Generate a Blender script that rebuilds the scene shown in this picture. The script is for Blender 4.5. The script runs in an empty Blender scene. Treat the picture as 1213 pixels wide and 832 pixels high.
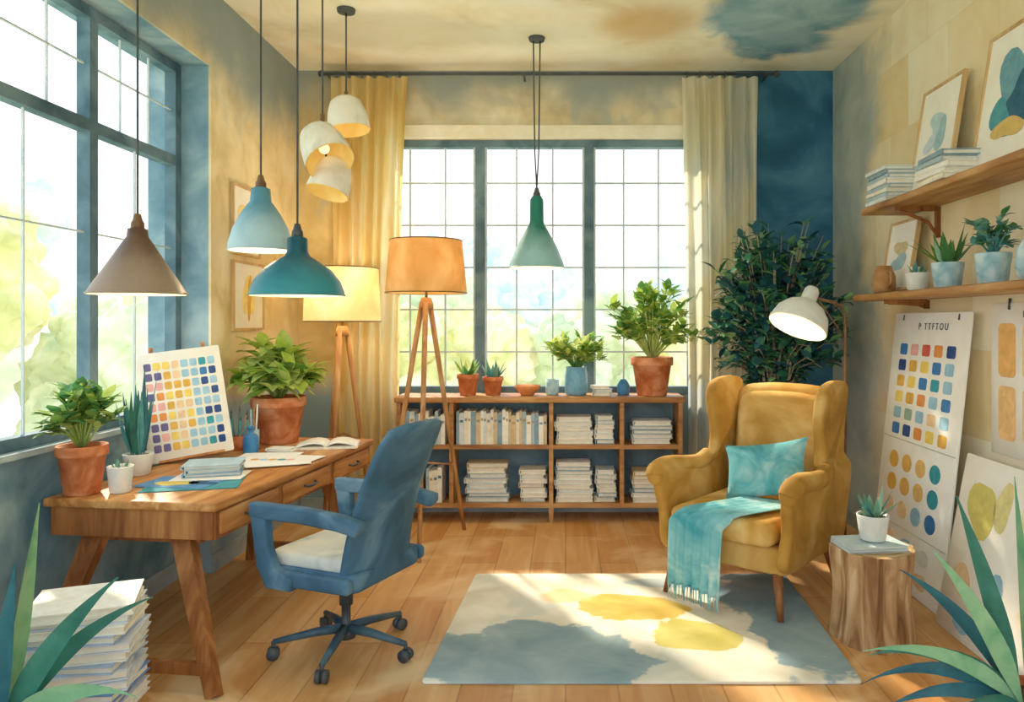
import bpy, math, random
from mathutils import Vector, Matrix, noise as mnoise
R = random.Random(11)
pi = math.pi
H = 3.25; BY = 5.6; WX = 1.97; AX = -2.12; CAMZ = 1.394

# ---------------------------------------------------------------- materials
def lin(h):
    if not isinstance(h, str): return tuple(h) + ((1,) if len(h) == 3 else ())
    h = h.lstrip('#'); o = []
    for i in (0, 2, 4):
        c = int(h[i:i+2], 16) / 255
        o.append(c / 12.92 if c <= .04045 else ((c + .055) / 1.055) ** 2.4)
    return (o[0], o[1], o[2], 1)

class NT:
    def __init__(s, name):
        s.mat = bpy.data.materials.new(name); s.mat.use_nodes = True
        s.nt = s.mat.node_tree; s.b = s.nt.nodes['Principled BSDF']
        s.b.inputs['Specular IOR Level'].default_value = .25
        s.tc = s.nt.nodes.new('ShaderNodeTexCoord'); s.vec = s.tc.outputs['Object']
        s.sep = None
    def set(s, sock, v):
        if hasattr(v, 'links'): s.nt.links.new(v, sock)
        else: sock.default_value = v
    def xyz(s):
        if not s.sep:
            s.sep = s.nt.nodes.new('ShaderNodeSeparateXYZ'); s.nt.links.new(s.vec, s.sep.inputs[0])
        return s.sep.outputs[0], s.sep.outputs[1], s.sep.outputs[2]
    def noise(s, scale=3, detail=4, dist=.8, vec=None, rough=.55):
        n = s.nt.nodes.new('ShaderNodeTexNoise'); s.nt.links.new(vec or s.vec, n.inputs['Vector'])
        n.inputs['Scale'].default_value = scale; n.inputs['Detail'].default_value = detail
        n.inputs['Distortion'].default_value = dist; n.inputs['Roughness'].default_value = rough
        return n.outputs['Fac']
    def ramp(s, fac, stops):
        n = s.nt.nodes.new('ShaderNodeValToRGB'); cr = n.color_ramp
        while len(cr.elements) < len(stops): cr.elements.new(.5)
        for e, (p, c) in zip(cr.elements, stops): e.position = p; e.color = lin(c)
        s.nt.links.new(fac, n.inputs[0]); return n.outputs[0]
    def mix(s, fac, a, b, mode='MIX'):
        n = s.nt.nodes.new('ShaderNodeMix'); n.data_type = 'RGBA'; n.blend_type = mode
        s.set(n.inputs[0], fac)
        s.set(n.inputs[6], lin(a) if isinstance(a, str) else a)
        s.set(n.inputs[7], lin(b) if isinstance(b, str) else b)
        return n.outputs[2]
    def m(s, op, a, b=0.0, clamp=False):
        n = s.nt.nodes.new('ShaderNodeMath'); n.operation = op; n.use_clamp = clamp
        s.set(n.inputs[0], a); s.set(n.inputs[1], b); return n.outputs[0]
    def step(s, v, lo, hi):
        n = s.nt.nodes.new('ShaderNodeMapRange'); n.interpolation_type = 'SMOOTHSTEP'
        s.set(n.inputs['Value'], v); n.inputs['From Min'].default_value = lo; n.inputs['From Max'].default_value = hi
        return n.outputs[0]
    def blob(s, a, b, ca, cb, ra, rb, nz, amp=.5, soft=.12):
        da = s.m('DIVIDE', s.m('SUBTRACT', a, ca), ra); db = s.m('DIVIDE', s.m('SUBTRACT', b, cb), rb)
        r = s.m('SQRT', s.m('ADD', s.m('MULTIPLY', da, da), s.m('MULTIPLY', db, db)))
        r = s.m('ADD', r, s.m('MULTIPLY', s.m('SUBTRACT', nz, .5), amp * 2))
        n = s.nt.nodes.new('ShaderNodeMapRange'); n.interpolation_type = 'SMOOTHSTEP'
        s.set(n.inputs['Value'], r); n.inputs['From Min'].default_value = 1 + soft; n.inputs['From Max'].default_value = 1 - soft
        return n.outputs[0]
    def done(s, col, rough=.85, bump=.12, bscale=120):
        s.set(s.b.inputs['Base Color'], col); s.b.inputs['Roughness'].default_value = rough
        if bump:
            bn = s.nt.nodes.new('ShaderNodeBump'); bn.inputs['Strength'].default_value = bump; bn.inputs['Distance'].default_value = .004
            s.nt.links.new(s.noise(bscale, 3, 0), bn.inputs['Height']); s.nt.links.new(bn.outputs[0], s.b.inputs['Normal'])
        return s.mat

def wc(name, cols, scale=4, rough=.8, bump=.1, emis=0, ecol=None, trans=0, dist=.7, alpha=None):
    t = NT(name); k = len(cols)
    if k == 1: cols = [cols[0], cols[0]]; k = 2
    st = [(.33 + .34 * i / (k - 1), c) for i, c in enumerate(cols)]
    col = t.ramp(t.noise(scale, 4, dist), st)
    t.done(col, rough, bump)
    if emis:
        t.set(t.b.inputs['Emission Color'], lin(ecol) if ecol else col); t.b.inputs['Emission Strength'].default_value = emis
    if trans:
        tr = t.nt.nodes.new('ShaderNodeBsdfTranslucent'); t.nt.links.new(col, tr.inputs[0])
        mx = t.nt.nodes.new('ShaderNodeMixShader'); mx.inputs[0].default_value = trans
        t.nt.links.new(t.b.outputs[0], mx.inputs[1]); t.nt.links.new(tr.outputs[0], mx.inputs[2])
        t.nt.links.new(mx.outputs[0], t.nt.nodes['Material Output'].inputs[0])
    return t.mat

_pc = {}
def P(h):
    if h not in _pc: 
        l = lin(h)
        d = tuple(min(1, c * 1.25 + .02) for c in l[:3])
        _pc[h] = wc('paint_' + h.strip('#'), [h, d], 18, .85, 0)
    return _pc[h]

def wood(name, cols, axis=1, sc=1.0, rough=.5):
    t = NT(name)
    mp = t.nt.nodes.new('ShaderNodeMapping'); s = [14 * sc] * 3; s[axis] = 1.6 * sc
    mp.inputs['Scale'].default_value = s; t.nt.links.new(t.vec, mp.inputs[0])
    f = t.noise(1, 5, 1.2, vec=mp.outputs[0])
    g = t.noise(2.2, 2, .6)
    f = t.m('ADD', t.m('MULTIPLY', f, .65), t.m('MULTIPLY', g, .35))
    k = len(cols)
    return t.done(t.ramp(f, [(.35 + .3 * i / (k - 1), c) for i, c in enumerate(cols)]), rough, .05)

# ---------------------------------------------------------------- mesh builder
I4 = Matrix.Identity(4)
MYZ = Matrix(((0,0,1,0),(1,0,0,0),(0,1,0,0),(0,0,0,1)))
MXZ = Matrix(((1,0,0,0),(0,0,-1,0),(0,1,0,0),(0,0,0,1)))
def T(x, y, z): return Matrix.Translation((x, y, z))
def RX(a): return Matrix.Rotation(a, 4, 'X')
def RY(a): return Matrix.Rotation(a, 4, 'Y')
def RZ(a): return Matrix.Rotation(a, 4, 'Z')

def rr(w, h, r, n=4):
    o = []
    for cx, cy, a0 in ((w/2-r, h/2-r, 0), (-w/2+r, h/2-r, pi/2), (-w/2+r, -h/2+r, pi), (w/2-r, -h/2+r, 1.5*pi)):
        for i in range(n + 1):
            a = a0 + i / n * pi / 2; o.append((cx + r * math.cos(a), cy + r * math.sin(a)))
    return o
def ell(rx, ry, n=20, wob=0, seed=0):
    q = random.Random(seed); ph = q.random() * 6; ph2 = q.random() * 6
    return [(rx * math.cos(a) * (1 + wob * math.sin(2*a+ph) + wob * .6 * math.sin(3*a+ph2)), ry * math.sin(a) * (1 + wob * math.sin(2*a+ph) + wob*.6 * math.sin(3*a+ph2))) for a in [2*pi*i/n for i in range(n)]]
def catmull(pts, per=5, closed=True):
    n = len(pts); o = []
    rng = range(n) if closed else range(n - 1)
    for i in rng:
        g = (lambda k: pts[k % n]) if closed else (lambda k: pts[max(0, min(n - 1, k))])
        p0, p1, p2, p3 = g(i-1), g(i), g(i+1), g(i+2)
        for j in range(per):
            t = j / per
            o.append(tuple(.5 * (2*b + (c-a)*t + (2*a-5*b+4*c-d)*t*t + (3*b-a-3*c+d)*t**3) for a, b, c, d in zip(p0, p1, p2, p3)))
    if not closed: o.append(tuple(pts[-1]))
    return o

class MB:
    def __init__(s): s.v = []; s.f = []; s.m = []; s.s = []; s.mats = []
    def mi(s, mat):
        if mat not in s.mats: s.mats.append(mat)
        return s.mats.index(mat)
    def add(s, vs, fs, mat, smooth=True, M=None, fn=None):
        o = len(s.v); k = s.mi(mat)
        for v in vs:
            v = Vector(v)
            if M is not None: v = M @ v
            if fn: v = Vector(fn(v))
            s.v.append(tuple(v))
        for f in fs: s.f.append(tuple(i + o for i in f)); s.m.append(k); s.s.append(smooth)
    def box(s, c, d, mat, M=None, fn=None):
        x, y, z = c; a, b, e = d[0]/2, d[1]/2, d[2]/2
        vs = [(x+i*a, y+j*b, z+k*e) for i in (-1,1) for j in (-1,1) for k in (-1,1)]
        s.add(vs, [(0,1,3,2),(4,6,7,5),(0,4,5,1),(2,3,7,6),(0,2,6,4),(1,5,7,3)], mat, False, M, fn)
    def lathe(s, prof, mat, M=None, seg=28, smooth=True):
        vs = []; fs = []
        for r, z in prof:
            for i in range(seg):
                a = 2*pi*i/seg; vs.append((r*math.cos(a), r*math.sin(a), z))
        for k in range(len(prof)-1):
            for i in range(seg):
                j = (i+1) % seg; fs.append((k*seg+i, k*seg+j, (k+1)*seg+j, (k+1)*seg+i))
        s.add(vs, fs, mat, smooth, M)
    def tube(s, pts, rad, mat, seg=8, M=None, flat=1.0):
        pts = [Vector(p) for p in pts]; n = len(pts)
        if not isinstance(rad, (list, tuple)): rad = [rad] * n
        d0 = (pts[1]-pts[0]).normalized(); up = Vector((0,0,1)) if abs(d0.z) < .9 else Vector((0,1,0))
        a = d0.cross(up).normalized(); vs = []; fs = []
        for i in range(n):
            d = (pts[min(n-1,i+1)] - pts[max(0,i-1)]).normalized()
            a = (a - d*a.dot(d)).normalized(); b = d.cross(a)
            for k in range(seg):
                t = 2*pi*k/seg; vs.append(pts[i] + (a*math.cos(t) + b*math.sin(t)*flat)*rad[i])
        for i in range(n-1):
            for k in range(seg):
                j = (k+1) % seg; fs.append((i*seg+k, i*seg+j, (i+1)*seg+j, (i+1)*seg+k))
        fs.append(tuple(range(seg))[::-1]); fs.append(tuple((n-1)*seg+k for k in range(seg)))
        s.add(vs, fs, mat, True, M)
    def beam(s, p0, p1, w0, w1, mat, M=None):
        p0 = Vector(p0); p1 = Vector(p1); d = (p1-p0).normalized(); ref = Vector((0,1,0)) if abs(d.y) < .8 else Vector((0,0,1))
        a = d.cross(ref).normalized(); b = d.cross(a); vs = []
        for p, w in ((p0, w0), (p1, w1)):
            ww = w if isinstance(w, tuple) else (w, w)
            for i, j in ((-1,-1),(1,-1),(1,1),(-1,1)): vs.append(p + a*i*ww[0]/2 + b*j*ww[1]/2)
        s.add(vs, [(0,1,2,3),(7,6,5,4),(0,4,5,1),(1,5,6,2),(2,6,7,3),(3,7,4,0)], mat, False, M)
    def panel(s, out, t, r, mat, M=None, fn=None, n=4, smooth=True):
        k = len(out); out = [Vector((p[0], p[1])) for p in out]; nor = []
        area = sum(out[i].x*out[(i+1)%k].y - out[(i+1)%k].x*out[i].y for i in range(k))
        if area < 0: out.reverse()
        for i in range(k):
            e1 = (out[i]-out[i-1]); e2 = (out[(i+1)%k]-out[i])
            n1 = Vector((e1.y, -e1.x)); n2 = Vector((e2.y, -e2.x))
            v = (n1.normalized() if n1.length > 1e-9 else Vector((0,0))) + (n2.normalized() if n2.length > 1e-9 else Vector((0,0)))
            nor.append(v.normalized() if v.length > 1e-6 else Vector((1,0)))
        rings = []
        if r <= 0: rings = [(0, -t/2), (0, t/2)]
        else:
            for i in range(n+1):
                a = i/n*pi/2; rings.append((r*(1-math.sin(a)), -t/2 + r*(1-math.cos(a))))
            rings += [(i_, -z) for i_, z in reversed(rings)]
        vs = []; fs = []
        for ins, z in rings:
            for p, q in zip(out, nor): vs.append((p.x-q.x*ins, p.y-q.y*ins, z))
        for a in range(len(rings)-1):
            for i in range(k):
                j = (i+1) % k; fs.append((a*k+i, a*k+j, (a+1)*k+j, (a+1)*k+i))
        s.add(vs, fs, mat, smooth, M, fn)
        o = len(s.v) - len(vs); mi = s.mi(mat)
        s.f.append(tuple(o+i for i in range(k))[::-1]); s.m.append(mi); s.s.append(smooth)
        s.f.append(tuple(o+(len(rings)-1)*k+i for i in range(k))); s.m.append(mi); s.s.append(smooth)
    def grid(s, fn, nu, nv, mat, M=None, th=0):
        pts = [[Vector(fn(i/nu, j/nv)) for i in range(nu+1)] for j in range(nv+1)]
        vs = [p for row in pts for p in row]; W = nu+1
        fs = [(j*W+i, j*W+i+1, (j+1)*W+i+1, (j+1)*W+i) for j in range(nv) for i in range(nu)]
        if th:
            N = len(vs); b = []
            for j in range(nv+1):
                for i in range(nu+1):
                    du = pts[j][min(nu,i+1)]-pts[j][max(0,i-1)]; dv = pts[min(nv,j+1)][i]-pts[max(0,j-1)][i]
                    q = du.cross(dv); q = q.normalized() if q.length > 1e-9 else Vector((0,0,1)); b.append(pts[j][i]+q*th)
            vs = vs + b; fs = fs + [tuple(x+N for x in reversed(f)) for f in fs]
            for i in range(nu): fs += [(i+1, i, i+N, i+1+N), (nv*W+i, nv*W+i+1, nv*W+i+1+N, nv*W+i+N)]
            for j in range(nv): fs += [(j*W, (j+1)*W, (j+1)*W+N, j*W+N), ((j+1)*W+nu, j*W+nu, j*W+nu+N, (j+1)*W+nu+N)]
        s.add(vs, fs, mat, True, M)
    def leaf(s, base, d, L, W, droop, mat, n=5, peak=.45, cup=.25, up=None):
        p = Vector(base); d = Vector(d).normalized(); st = L/n; vs = []; fs = []
        u = Vector(up) if up else Vector((0,0,1))
        sd = d.cross(u); sd = sd.normalized() if sd.length > .05 else Vector((1,0,0))
        for i in range(n+1):
            t = i/n
            w = W/2 * (math.sin(pi*min(1, t/peak*.5)) if t < peak else math.cos(pi/2*(t-peak)/(1-peak))) if 0 < i < n else W*.04
            nn = sd.cross(d)
            vs += [p - sd*w + nn*w*cup, p, p + sd*w + nn*w*cup]
            d = (d + Vector((0,0,-droop*st/L*1.6))).normalized(); p = p + d*st
        for i in range(n):
            a = i*3; fs += [(a, a+1, a+4, a+3), (a+1, a+2, a+5, a+4)]
        s.add(vs, fs, mat, True)
    def sphere(s, c, r, mat, seg=16, sc=(1,1,1)):
        pr = [(math.sin(pi*i/10)*r + 1e-5, -math.cos(pi*i/10)*r) for i in range(11)]
        s.lathe(pr, mat, T(*c) @ Matrix.Diagonal((*sc, 1)), seg)
    def obj(s, name, loc=(0,0,0), rot=(0,0,0), parent=None):
        me = bpy.data.meshes.new(name); me.from_pydata(s.v, [], s.f)
        for m in s.mats: me.materials.append(m)
        me.polygons.foreach_set('material_index', s.m); me.polygons.foreach_set('use_smooth', s.s)
        me.update(); o = bpy.data.objects.new(name, me); bpy.context.scene.collection.objects.link(o)
        o.location = loc; o.rotation_euler = rot
        if parent: o.parent = parent
        return o

# ---------------------------------------------------------------- room materials
t = NT('back_wall_paint'); x, y, z = t.xyz(); nz = t.noise(1.6, 4, .5); nf = t.noise(4, 4, .4); nw = t.noise(2.3, 5, .6)
warm = t.ramp(nf, [(.3, '#c6b187'), (.5, '#e3d2aa'), (.7, '#f3e9cf')])
gold = t.ramp(nf, [(.3, '#bda265'), (.7, '#e4cc92')])
c = t.mix(t.step(t.m('ADD', x, t.m('MULTIPLY', nz, .5)), -1.1, -1.5), warm, gold)
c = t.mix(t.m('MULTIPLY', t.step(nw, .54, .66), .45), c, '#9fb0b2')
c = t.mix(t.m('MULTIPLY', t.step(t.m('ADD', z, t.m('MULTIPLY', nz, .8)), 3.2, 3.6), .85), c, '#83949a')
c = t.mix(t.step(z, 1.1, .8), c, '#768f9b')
navy = t.ramp(t.noise(1.8, 5, .5), [(.3, '#143a58'), (.5, '#265a7d'), (.72, '#4f86a5')])
c = t.mix(t.step(t.m('ADD', x, t.m('MULTIPLY', t.m('SUBTRACT', nz, .5), .25)), 1.2, 1.3), c, navy)
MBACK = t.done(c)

t = NT('left_wall_paint'); x, y, z = t.xyz(); nz = t.noise(1.8, 4, .5); nf = t.noise(3.5, 4, .4)
warm = t.ramp(nf, [(.3, '#cdb580'), (.5, '#e9d4a3'), (.7, '#f6e9c8')])
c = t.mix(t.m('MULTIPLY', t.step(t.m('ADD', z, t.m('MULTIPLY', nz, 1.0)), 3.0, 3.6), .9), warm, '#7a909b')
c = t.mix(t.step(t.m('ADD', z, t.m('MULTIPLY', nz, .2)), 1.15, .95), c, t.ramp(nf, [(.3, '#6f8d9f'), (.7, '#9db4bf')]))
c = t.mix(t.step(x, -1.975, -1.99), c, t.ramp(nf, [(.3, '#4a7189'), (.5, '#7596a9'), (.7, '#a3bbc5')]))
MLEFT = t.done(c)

t = NT('right_wall_paint'); x, y, z = t.xyz(); nz = t.noise(1.5, 4, .5); nf = t.noise(3, 4, .4)
cb = t.nt.nodes.new('ShaderNodeCombineXYZ'); t.set(cb.inputs[0], y); t.set(cb.inputs[1], z)
br = t.nt.nodes.new('ShaderNodeTexBrick'); t.nt.links.new(cb.outputs[0], br.inputs[0])
br.inputs['Scale'].default_value = 1; br.inputs['Brick Width'].default_value = .46; br.inputs['Row Height'].default_value = .42
br.inputs['Mortar Size'].default_value = .004; br.inputs['Mortar Smooth'].default_value = 1
br.inputs['Color1'].default_value = lin('#e2c17c'); br.inputs['Color2'].default_value = lin('#f9f1dd'); br.inputs['Mortar'].default_value = lin('#dcc694')
warm = t.ramp(nf, [(.3, '#dcc088'), (.5, '#f0dfb6'), (.72, '#faf3e0')])
warm = t.mix(.55, warm, br.outputs[0])
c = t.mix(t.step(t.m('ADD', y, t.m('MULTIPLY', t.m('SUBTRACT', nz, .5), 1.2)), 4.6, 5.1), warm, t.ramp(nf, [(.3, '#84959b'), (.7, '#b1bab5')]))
c = t.mix(t.step(t.m('ADD', z, t.m('MULTIPLY', nz, .6)), 1.0, .4), c, '#b0bdbd')
MRIGHT = t.done(c)

t = NT('ceiling_paint'); x, y, z = t.xyz(); nz = t.noise(1.3, 5, .8); nf = t.noise(2.2, 5, .6)
c = t.ramp(nf, [(.3, '#e6d5b2'), (.48, '#f6edd6'), (.7, '#fefaf0')])
c = t.mix(t.m('MULTIPLY', t.blob(x, y, .5, 4.75, .3, .3, nz, .7, .4), .75), c, '#cfa25c')
c = t.mix(t.blob(x, y, 1.35, 4.55, .5, .8, nz, .8, .15), c, t.ramp(nf, [(.35, '#5489ab'), (.65, '#a4c6d6')]))
c = t.mix(t.m('MULTIPLY', t.blob(x, y, -.9, 4.9, 1.0, .3, nz, .9, .4), .6), c, '#c2bda6')
MCEIL = t.done(c)

t = NT('plank_floor'); x, y, z = t.xyz()
cb = t.nt.nodes.new('ShaderNodeCombineXYZ'); t.set(cb.inputs[0], y); t.set(cb.inputs[1], x)
br = t.nt.nodes.new('ShaderNodeTexBrick'); t.nt.links.new(cb.outputs[0], br.inputs[0])
br.inputs['Scale'].default_value = 1; br.inputs['Brick Width'].default_value = 1.1; br.inputs['Row Height'].default_value = .2
br.inputs['Mortar Size'].default_value = .004; br.inputs['Color1'].default_value = lin('#c07a38'); br.inputs['Color2'].default_value = lin('#e5b274'); br.inputs['Mortar'].default_value = lin('#925a2a')
mp = t.nt.nodes.new('ShaderNodeMapping'); mp.inputs['Scale'].default_value = (9, .9, 1); t.nt.links.new(t.vec, mp.inputs[0])
g = t.ramp(t.noise(1, 5, 1.0, vec=mp.outputs[0]), [(.3, '#ae6c33'), (.5, '#d8985a'), (.7, '#efc893')])
c = t.mix(.45, br.outputs[0], g)
c = t.mix(t.step(t.noise(1.3, 4, .6), .52, .68), c, '#efca96')
MFLOOR = t.done(c, .5, .05)

SLATE = wc('slate_frame_paint', ['#3b5769', '#547285', '#738f9f'], 4)
MUNT = wc('muntin_paint', ['#b0c3cf', '#d5e0e5'], 8)
CREAMTRIM = wc('cream_trim', ['#ede4ca', '#faf5e6'], 6)
GREYBB = wc('baseboard_paint', ['#8799a4', '#b0bdc2'], 5)

# ---------------------------------------------------------------- shell
b = MB(); b.box((0, 2.55, -.05), (4.7, 6.3, .1), MFLOOR); b.obj('floor')
b = MB(); b.box((-.05, 2.55, H+.05), (4.7, 6.3, .1), MCEIL); b.obj('ceiling')
WL, WR, WB, WT = -1.45, .98, .86, 2.745
b = MB(); th = .16; yc = BY + th/2
b.box(((-2.35+WL)/2, yc, H/2), (WL+2.35, th, H), MBACK); b.box(((WR+2.2)/2, yc, H/2), (2.2-WR, th, H), MBACK)
b.box(((WL+WR)/2, yc, WB/2), (WR-WL, th, WB), MBACK); b.box(((WL+WR)/2, yc, (WT+H)/2), (WR-WL, th, H-WT), MBACK)
b.obj('wall_back')
b = MB(); b.box((WX+.1, 2.55, H/2), (.2, 6.1, H), MRIGHT); b.obj('wall_right')
LY0, LY1, LB, LT = .9, 4.22, .87, 2.82
b = MB()
b.box(((AX-.2-WX)/2-.0, (LY1+BY)/2, H/2), (-WX-(AX-.2), BY-LY1, H), MLEFT)
b.box(((AX-.2-WX)/2, (LY1-.5)/2, (LT+H)/2), (-WX-(AX-.2), LY1+.5, H-LT), MLEFT)
b.box((AX-.1, (LY1-.5)/2, LB/2), (.2, LY1+.5, LB), MLEFT)
b.box((AX-.1, (LY0-.5)/2, LT/2), (.2, LY0+.5, LT), MLEFT)
b.obj('wall_left')
b = MB(); b.box((-WX+.008, (LY1+BY)/2, .05), (.016, BY-LY1, .1), GREYBB); b.box((AX+.008, (LY1-.5)/2, .05), (.016, LY1+.5, .1), GREYBB); b.obj('baseboard_left')
b = MB(); b.box((0, BY-.008, .05), (2*WX-.04, .016, .1), GREYBB); b.obj('baseboard_back')
b = MB(); b.box((WX-.008, 2.55, .05), (.016, 6.0, .1), GREYBB); b.obj('baseboard_right')
b = MB(); b.box(((WL+WR)/2, BY-.015, WT+.035), (WR-WL+.16, .05, .07), CREAMTRIM); b.box(((WL+WR)/2, BY-.02, WT+.08), (WR-WL+.2, .06, .02), CREAMTRIM); b.obj('trim_1')
b = MB(); b.box((AX-.055, (LY0+LY1)/2, LB+.012), (.17, LY1-LY0-.01, .024), wc('sill_paint', ['#94abb7', '#c9d5da'], 5)); b.obj('trim_2')

# back window
b = MB(); yw = BY + .07
xs = [WL+.03, -.635, .174, WR-.03]
for xx in xs: b.box((xx, yw, (WB+WT)/2), (.07, .08, WT-WB), SLATE)
for zz in (WB+.03, WT-.025): b.box(((WL+WR)/2, yw, zz), (WR-WL, .079, .055), SLATE)
for a, c_ in zip(xs, xs[1:]):
    for i in (1, 2): b.box((a+(c_-a)*i/3, yw, (WB+WT)/2), (.012, .02, WT-WB-.1), MUNT)
    for i in (1, 2, 3, 4, 5): b.box(((a+c_)/2, yw, WB+(WT-WB)*i/6), (c_-a-.08, .021, .012), MUNT)
    for e in (a+.042, c_-.042): b.box((e, yw-.005, (WB+WT)/2), (.016, .05, WT-WB-.06), MUNT)
b.obj('window_1')
# left window
b = MB(); xw = AX - .045
for yy in (LY1-.03, 3.44, 2.62, 1.8, LY0+.03): b.box((xw, yy, (LB+LT)/2), (.06, .06, LT-LB), SLATE)
for zz, hh in ((LB+.05, .05), (2.28, .055), (LT-.03, .05)): b.box((xw, (LY0+LY1)/2, zz), (.058, LY1-LY0, hh), SLATE)
for a, c_ in ((LY1-.03, 3.44), (3.44, 2.62), (2.62, 1.8)):
    for i in (1, 2): b.box((xw, a+(c_-a)*i/3, (2.28+LT)/2), (.010, .007, LT-2.28), MUNT)
    b.box((xw, (a+c_)/2, (LB+2.28)/2), (.010, .007, 2.28-LB), MUNT)
    for zz in (2.56, 1.8): b.box((xw, (a+c_)/2, zz), (.011, abs(c_-a)-.06, .007), MUNT)
b.obj('window_2')

# ---------------------------------------------------------------- outside
LAWN = wc('lawn', ['#d3dfb0', '#e8efcf'], .5)
b = MB(); b.box((0, 12, -.5), (60, 60, .1), LAWN); b.box((0, 2.5, -.28), (4.8, 6.6, .33), wc('foundation', ['#9a9a94', '#b5b3aa'], 3)); b.obj('garden_ground')
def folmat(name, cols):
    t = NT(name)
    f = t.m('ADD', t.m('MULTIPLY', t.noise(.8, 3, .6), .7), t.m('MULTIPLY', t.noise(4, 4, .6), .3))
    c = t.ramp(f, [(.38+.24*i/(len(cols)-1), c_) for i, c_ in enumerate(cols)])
    t.set(t.b.inputs['Emission Color'], c); t.b.inputs['Emission Strength'].default_value = .22  # haze put into the material: slight self-glow over paled foliage colours
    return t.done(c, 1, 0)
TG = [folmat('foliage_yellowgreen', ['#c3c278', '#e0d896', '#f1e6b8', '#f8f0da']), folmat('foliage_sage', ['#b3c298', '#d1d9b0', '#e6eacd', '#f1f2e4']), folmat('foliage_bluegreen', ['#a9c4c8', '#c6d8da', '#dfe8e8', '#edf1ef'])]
BARK = wc('tree_bark', ['#8a7a63', '#a89a82'], 4)
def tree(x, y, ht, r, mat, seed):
    q = random.Random(seed); b = MB()
    b.tube([(0,0,-.45), (0.05,0,(ht-r)*.5), (0,0,ht-r*.8)], [.14,.1,.08], BARK)
    for i in range(15):
        a = q.random()*6.28; rr_ = r*q.uniform(.15,.85); cz = ht - r*q.uniform(.25, 1.4); rs = r*q.uniform(.25,.48)
        c0 = Vector((math.cos(a)*rr_, math.sin(a)*rr_, cz)); vs = []; fs = []; nu, nv = 40, 24
        for j in range(nv+1):
            for k in range(nu):
                d = Vector((math.sin(pi*j/nv)*math.cos(2*pi*k/nu), math.sin(pi*j/nv)*math.sin(2*pi*k/nu), -math.cos(pi*j/nv)))
                s_ = 1 + .3*mnoise.noise(d*2.2+c0*3) + .16*mnoise.noise(d*5+c0) + .09*mnoise.noise(d*11+c0)
                vs.append(c0 + d*rs*s_)
        for j in range(nv):
            for k in range(nu): fs.append((j*nu+k, j*nu+(k+1)%nu, (j+1)*nu+(k+1)%nu, (j+1)*nu+k))
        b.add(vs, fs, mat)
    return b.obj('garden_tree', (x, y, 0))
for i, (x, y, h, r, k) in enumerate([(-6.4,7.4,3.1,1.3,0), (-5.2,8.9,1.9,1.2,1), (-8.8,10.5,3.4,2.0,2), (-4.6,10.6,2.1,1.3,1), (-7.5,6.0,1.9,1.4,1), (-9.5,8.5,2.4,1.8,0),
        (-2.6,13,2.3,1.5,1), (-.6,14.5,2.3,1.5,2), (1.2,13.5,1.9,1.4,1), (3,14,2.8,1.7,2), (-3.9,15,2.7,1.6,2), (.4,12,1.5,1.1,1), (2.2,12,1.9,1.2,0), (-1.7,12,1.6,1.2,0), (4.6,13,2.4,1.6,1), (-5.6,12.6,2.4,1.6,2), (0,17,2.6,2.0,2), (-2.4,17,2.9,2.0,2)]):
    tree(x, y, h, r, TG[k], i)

# ---------------------------------------------------------------- common materials
DESKW = wood('desk_wood', ['#8a4d22', '#b5743a', '#dba262'], 1)
DARKW = wood('desk_wood_dark', ['#6b3a1a', '#93572c', '#ba7c46'], 2)
SHELFW = wood('shelf_wood', ['#875630', '#ae7844', '#cb9a60'], 0)
WSHELFW = wood('wall_shelf_wood', ['#875226', '#b07b40', '#cf9f64'], 1)
TERRA = wc('terracotta', ['#a9522c', '#c97243', '#e19a70'], 9)
SOIL = wc('soil', ['#3e2a1c', '#5c4230'], 30)
WHITEC = wc('white_ceramic', ['#d6dcda', '#f5f4ed'], 8, .4)
BLUEC = wc('pale_blue_ceramic', ['#78a6bd', '#a8ccda', '#d0e2e6'], 12, .4)
PAPER = wc('paper', ['#f3efe4', '#fcfaf3'], 6)
PAGES = wc('book_pages', ['#ece4cf', '#f8f3e6'], 20)
METAL = wc('dark_metal', ['#30373e', '#4b5257'], 8, .4)
BRASS = wc('bronze_metal', ['#5f412a', '#82603f'], 8, .4)
MUST = wc('mustard_upholstery', ['#96671f', '#b98636', '#d8ad64'], 3)
TEAL = wc('teal_fabric', ['#2f8799', '#5aa9b5', '#a0d0d2'], 6)
BULB = wc('bulb_glow', ['#fff0c0'], 5, .5, 0, emis=3, ecol='#ffe09a')
G1 = [wc('leaf_green_a', ['#548634', '#88b04a'], 12, .6, 0, trans=.3), wc('leaf_green_b', ['#89b045', '#c3d677'], 12, .6, 0, trans=.3), wc('leaf_green_c', ['#2f673a', '#579455'], 12, .6, 0, trans=.25)]
G2 = [wc('leaf_lime_a', ['#93bd3a', '#c9dc60'], 12, .6, 0, trans=.35), wc('leaf_lime_b', ['#b5ce50', '#e0e790'], 12, .6, 0, trans=.35), wc('leaf_lime_c', ['#4f9140', '#7db15b'], 12, .6, 0, trans=.3)]
G3 = [wc('leaf_teal_a', ['#17474a', '#2a6064'], 10, .6, 0), wc('leaf_teal_b', ['#235f47', '#438a62'], 10, .6, 0), wc('leaf_teal_c', ['#123a4a', '#25586c'], 10, .6, 0), wc('leaf_teal_d', ['#4a8a5a', '#88b878'], 10, .6, 0)]
G4 = [wc('leaf_bluegreen_a', ['#31757c', '#569b9a'], 12, .5, 0), wc('leaf_bluegreen_b', ['#4c856e', '#89b79b'], 12, .5, 0)]
G5 = [wc('blade_dark', ['#205c4e', '#3b8070'], 6, .5, 0), wc('blade_light', ['#4f9a70', '#98c596'], 6, .5, 0), wc('blade_deep', ['#1c4c5e', '#32727e'], 6, .5, 0)]

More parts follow.
